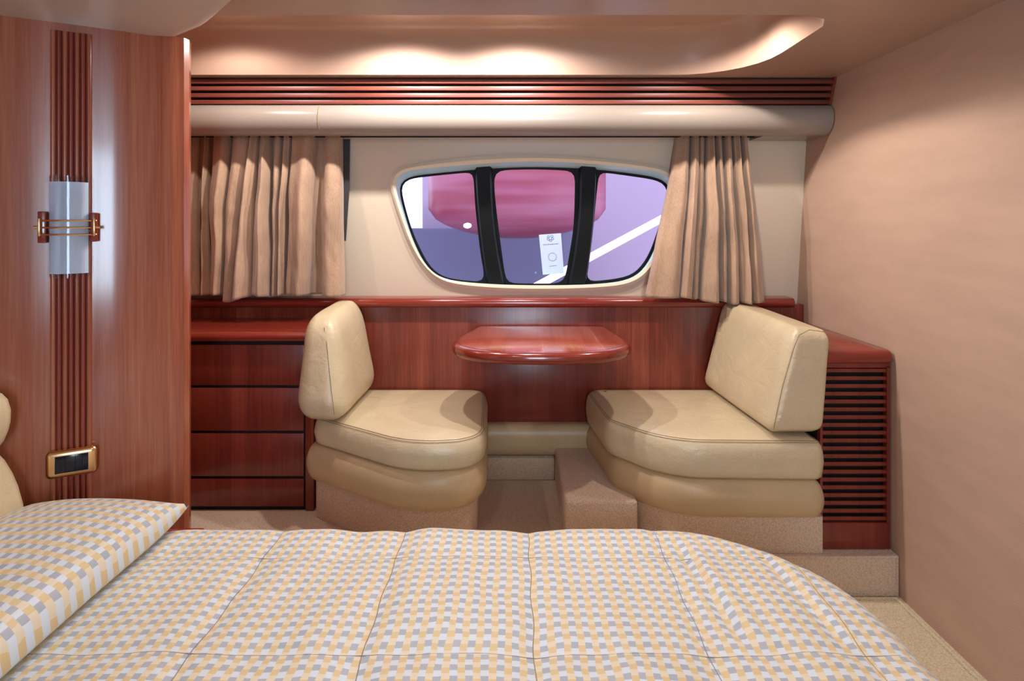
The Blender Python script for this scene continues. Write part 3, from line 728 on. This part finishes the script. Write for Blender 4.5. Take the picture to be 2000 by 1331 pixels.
# pillow
bm = BM(); uvl = bm.loops.layers.uv.new('UVMap'); n1, n2 = 60, 80
px0, px1, py0, py1 = -1.135, -.765, .72, 1.395
def pil(i, j, s):
    a, b_ = i/n1*2-1, j/n2*2-1
    ea = max(0, 1-abs(a)**2.6); eb = max(0, 1-abs(b_)**3.2); h = (ea*eb)**.34
    pin = 1-.045*(1-abs(a)**2)*abs(b_)**6
    pin2 = 1-.05*(1-abs(b_)**2)*abs(a)**6
    x = (px0+px1)/2+(px1-px0)/2*a*pin2; y = (py0+py1)/2+(py1-py0)/2*b_*pin
    x += (1-h)*0
    z = ZB+.030+s*(.080 if s > 0 else .018)*h
    z += .006*noise.noise(Vector((x*8, y*6, 1)))*h + .018*(abs(a)**8)*(abs(b_)**8)
    return Vector((x, y, z))
gt = [[bm.verts.new(pil(i, j, 1)) for j in range(n2+1)] for i in range(n1+1)]
gb = [[gt[i][j] if i in (0, n1) or j in (0, n2) else bm.verts.new(pil(i, j, -1)) for j in range(n2+1)] for i in range(n1+1)]
for G, s in ((gt, 1), (gb, -1)):
    for i in range(n1):
        for j in range(n2):
            f = bm.faces.new((G[i][j], G[i+1][j], G[i+1][j+1], G[i][j+1]))
            for lp_, (a, b_) in zip(f.loops, ((i, j), (i+1, j), (i+1, j+1), (i, j+1))):
                lp_[uvl].uv = (b_/n2*(py1-py0)*1.05, a/n1*(px1-px0)*1.25)
pw = obj('pillow', bm, PILLOW, smooth=None); tag(pw, 'plump pillow in yellow and grey checks at the head of the bed', 'pillow')
for p in pw.data.polygons: p.use_smooth = True

# ------------------------------------------------------------ outside the window
bm = BM(); box(bm, -6, 6, 2.75, 9, -1.2, -1.1); tag(obj('quay', bm, plain('quay_concrete', (100,104,128), .8)), 'grey violet quay surface outside the window, below the red hull', 'quay')
bm = BM()
rings = []
for k in range(25):
    t = k/24; x = Xp(826, 4.6)+(Xp(1195, 4.6)-Xp(826, 4.6))*t; wd = max(.02, math.sin(PI*min(1, max(0, t)))**.5)
    ring = []
    for q_ in range(17):
        a = PI*q_/16; ring.append(Vector((x, 4.9-.35*wd*math.sin(a)**.8, Zp(468, 4.6)+ (1-wd)*.25 + .9*(1-math.cos(a))*.5*(1 if True else 1))))
    ring.append(Vector((x, 5.3, CZ+1.3))); ring.append(Vector((x, 5.3, ring[0].z+.01)))
    rings.append(ring)
loft(bm, rings)
m, nt, b = mat('red_hull_paint'); f = geo_noise(nt, (.6, .6, 7), 1.0, 2)
nt.links.new(ramp(nt, f, [(.4, srgb(150,60,84)), (.6, srgb(168,98,124))]), b.inputs['Base Color']); b.inputs['Roughness'].default_value = .3
tag(obj('boat_hull', bm, m, smooth=60), 'red painted hull of a neighbouring boat seen through the window', 'boat')
bm = BM(); box(bm, Xp(824, 6.5), 5, 6.5, 6.7, -1.1, 3.2, .03); tag(obj('shed_wall', bm, plain('lilac_paint', (172,160,184), .7)), 'pale lilac wall of a shed beyond the red hull outside', 'wall')
GLINT, nt, b = mat('reflection_glow'); b.inputs['Emission Color'].default_value = (.85, .95, 1, 1); b.inputs['Emission Strength'].default_value = 2.6  # emission shared by the added strip and dot that stand for reflections
bm = BM(); box(bm, -6, Xp(1136, 6.0), 6.0, 6.2, -1.1, Zp(446, 6.0), .02); tag(obj('quay_wall', bm, plain('grey_violet_paint', (104,106,136), .7)), 'low grey violet wall outside, below the red hull and the bright sky', 'wall')
bm = BM(); tube(bm, [P(1030, 569, 3.0), P(1310, 418, 3.3)], .020, 10); sl = obj('reflection_strip', bm, GLINT); tag(sl, 'glowing white slanting strip outside the right window pane, standing in for a reflection', 'lamp')  # emissive bar added in place of a bright reflection
bm = BM(); e = P(1030, 569, 3.0); tube(bm, [e, Vector((e.x, e.y, -1.1))], .02); obj('added_strip_post', bm, BLACK, sl)
hull = [o for o in bpy.data.objects if o.name == 'boat_hull'][0]
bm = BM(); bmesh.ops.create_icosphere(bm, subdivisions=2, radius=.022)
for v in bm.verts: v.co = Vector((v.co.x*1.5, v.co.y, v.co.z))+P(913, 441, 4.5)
obj('reflection_dot', bm, GLINT, hull)  # glowing dot added for an interior lamp reflected in the glass
bm = BM(); box(bm, -.20, -.12, 4.75, 4.85, -1.1, 1.15); obj('cradle_post', bm, BLACK, hull)
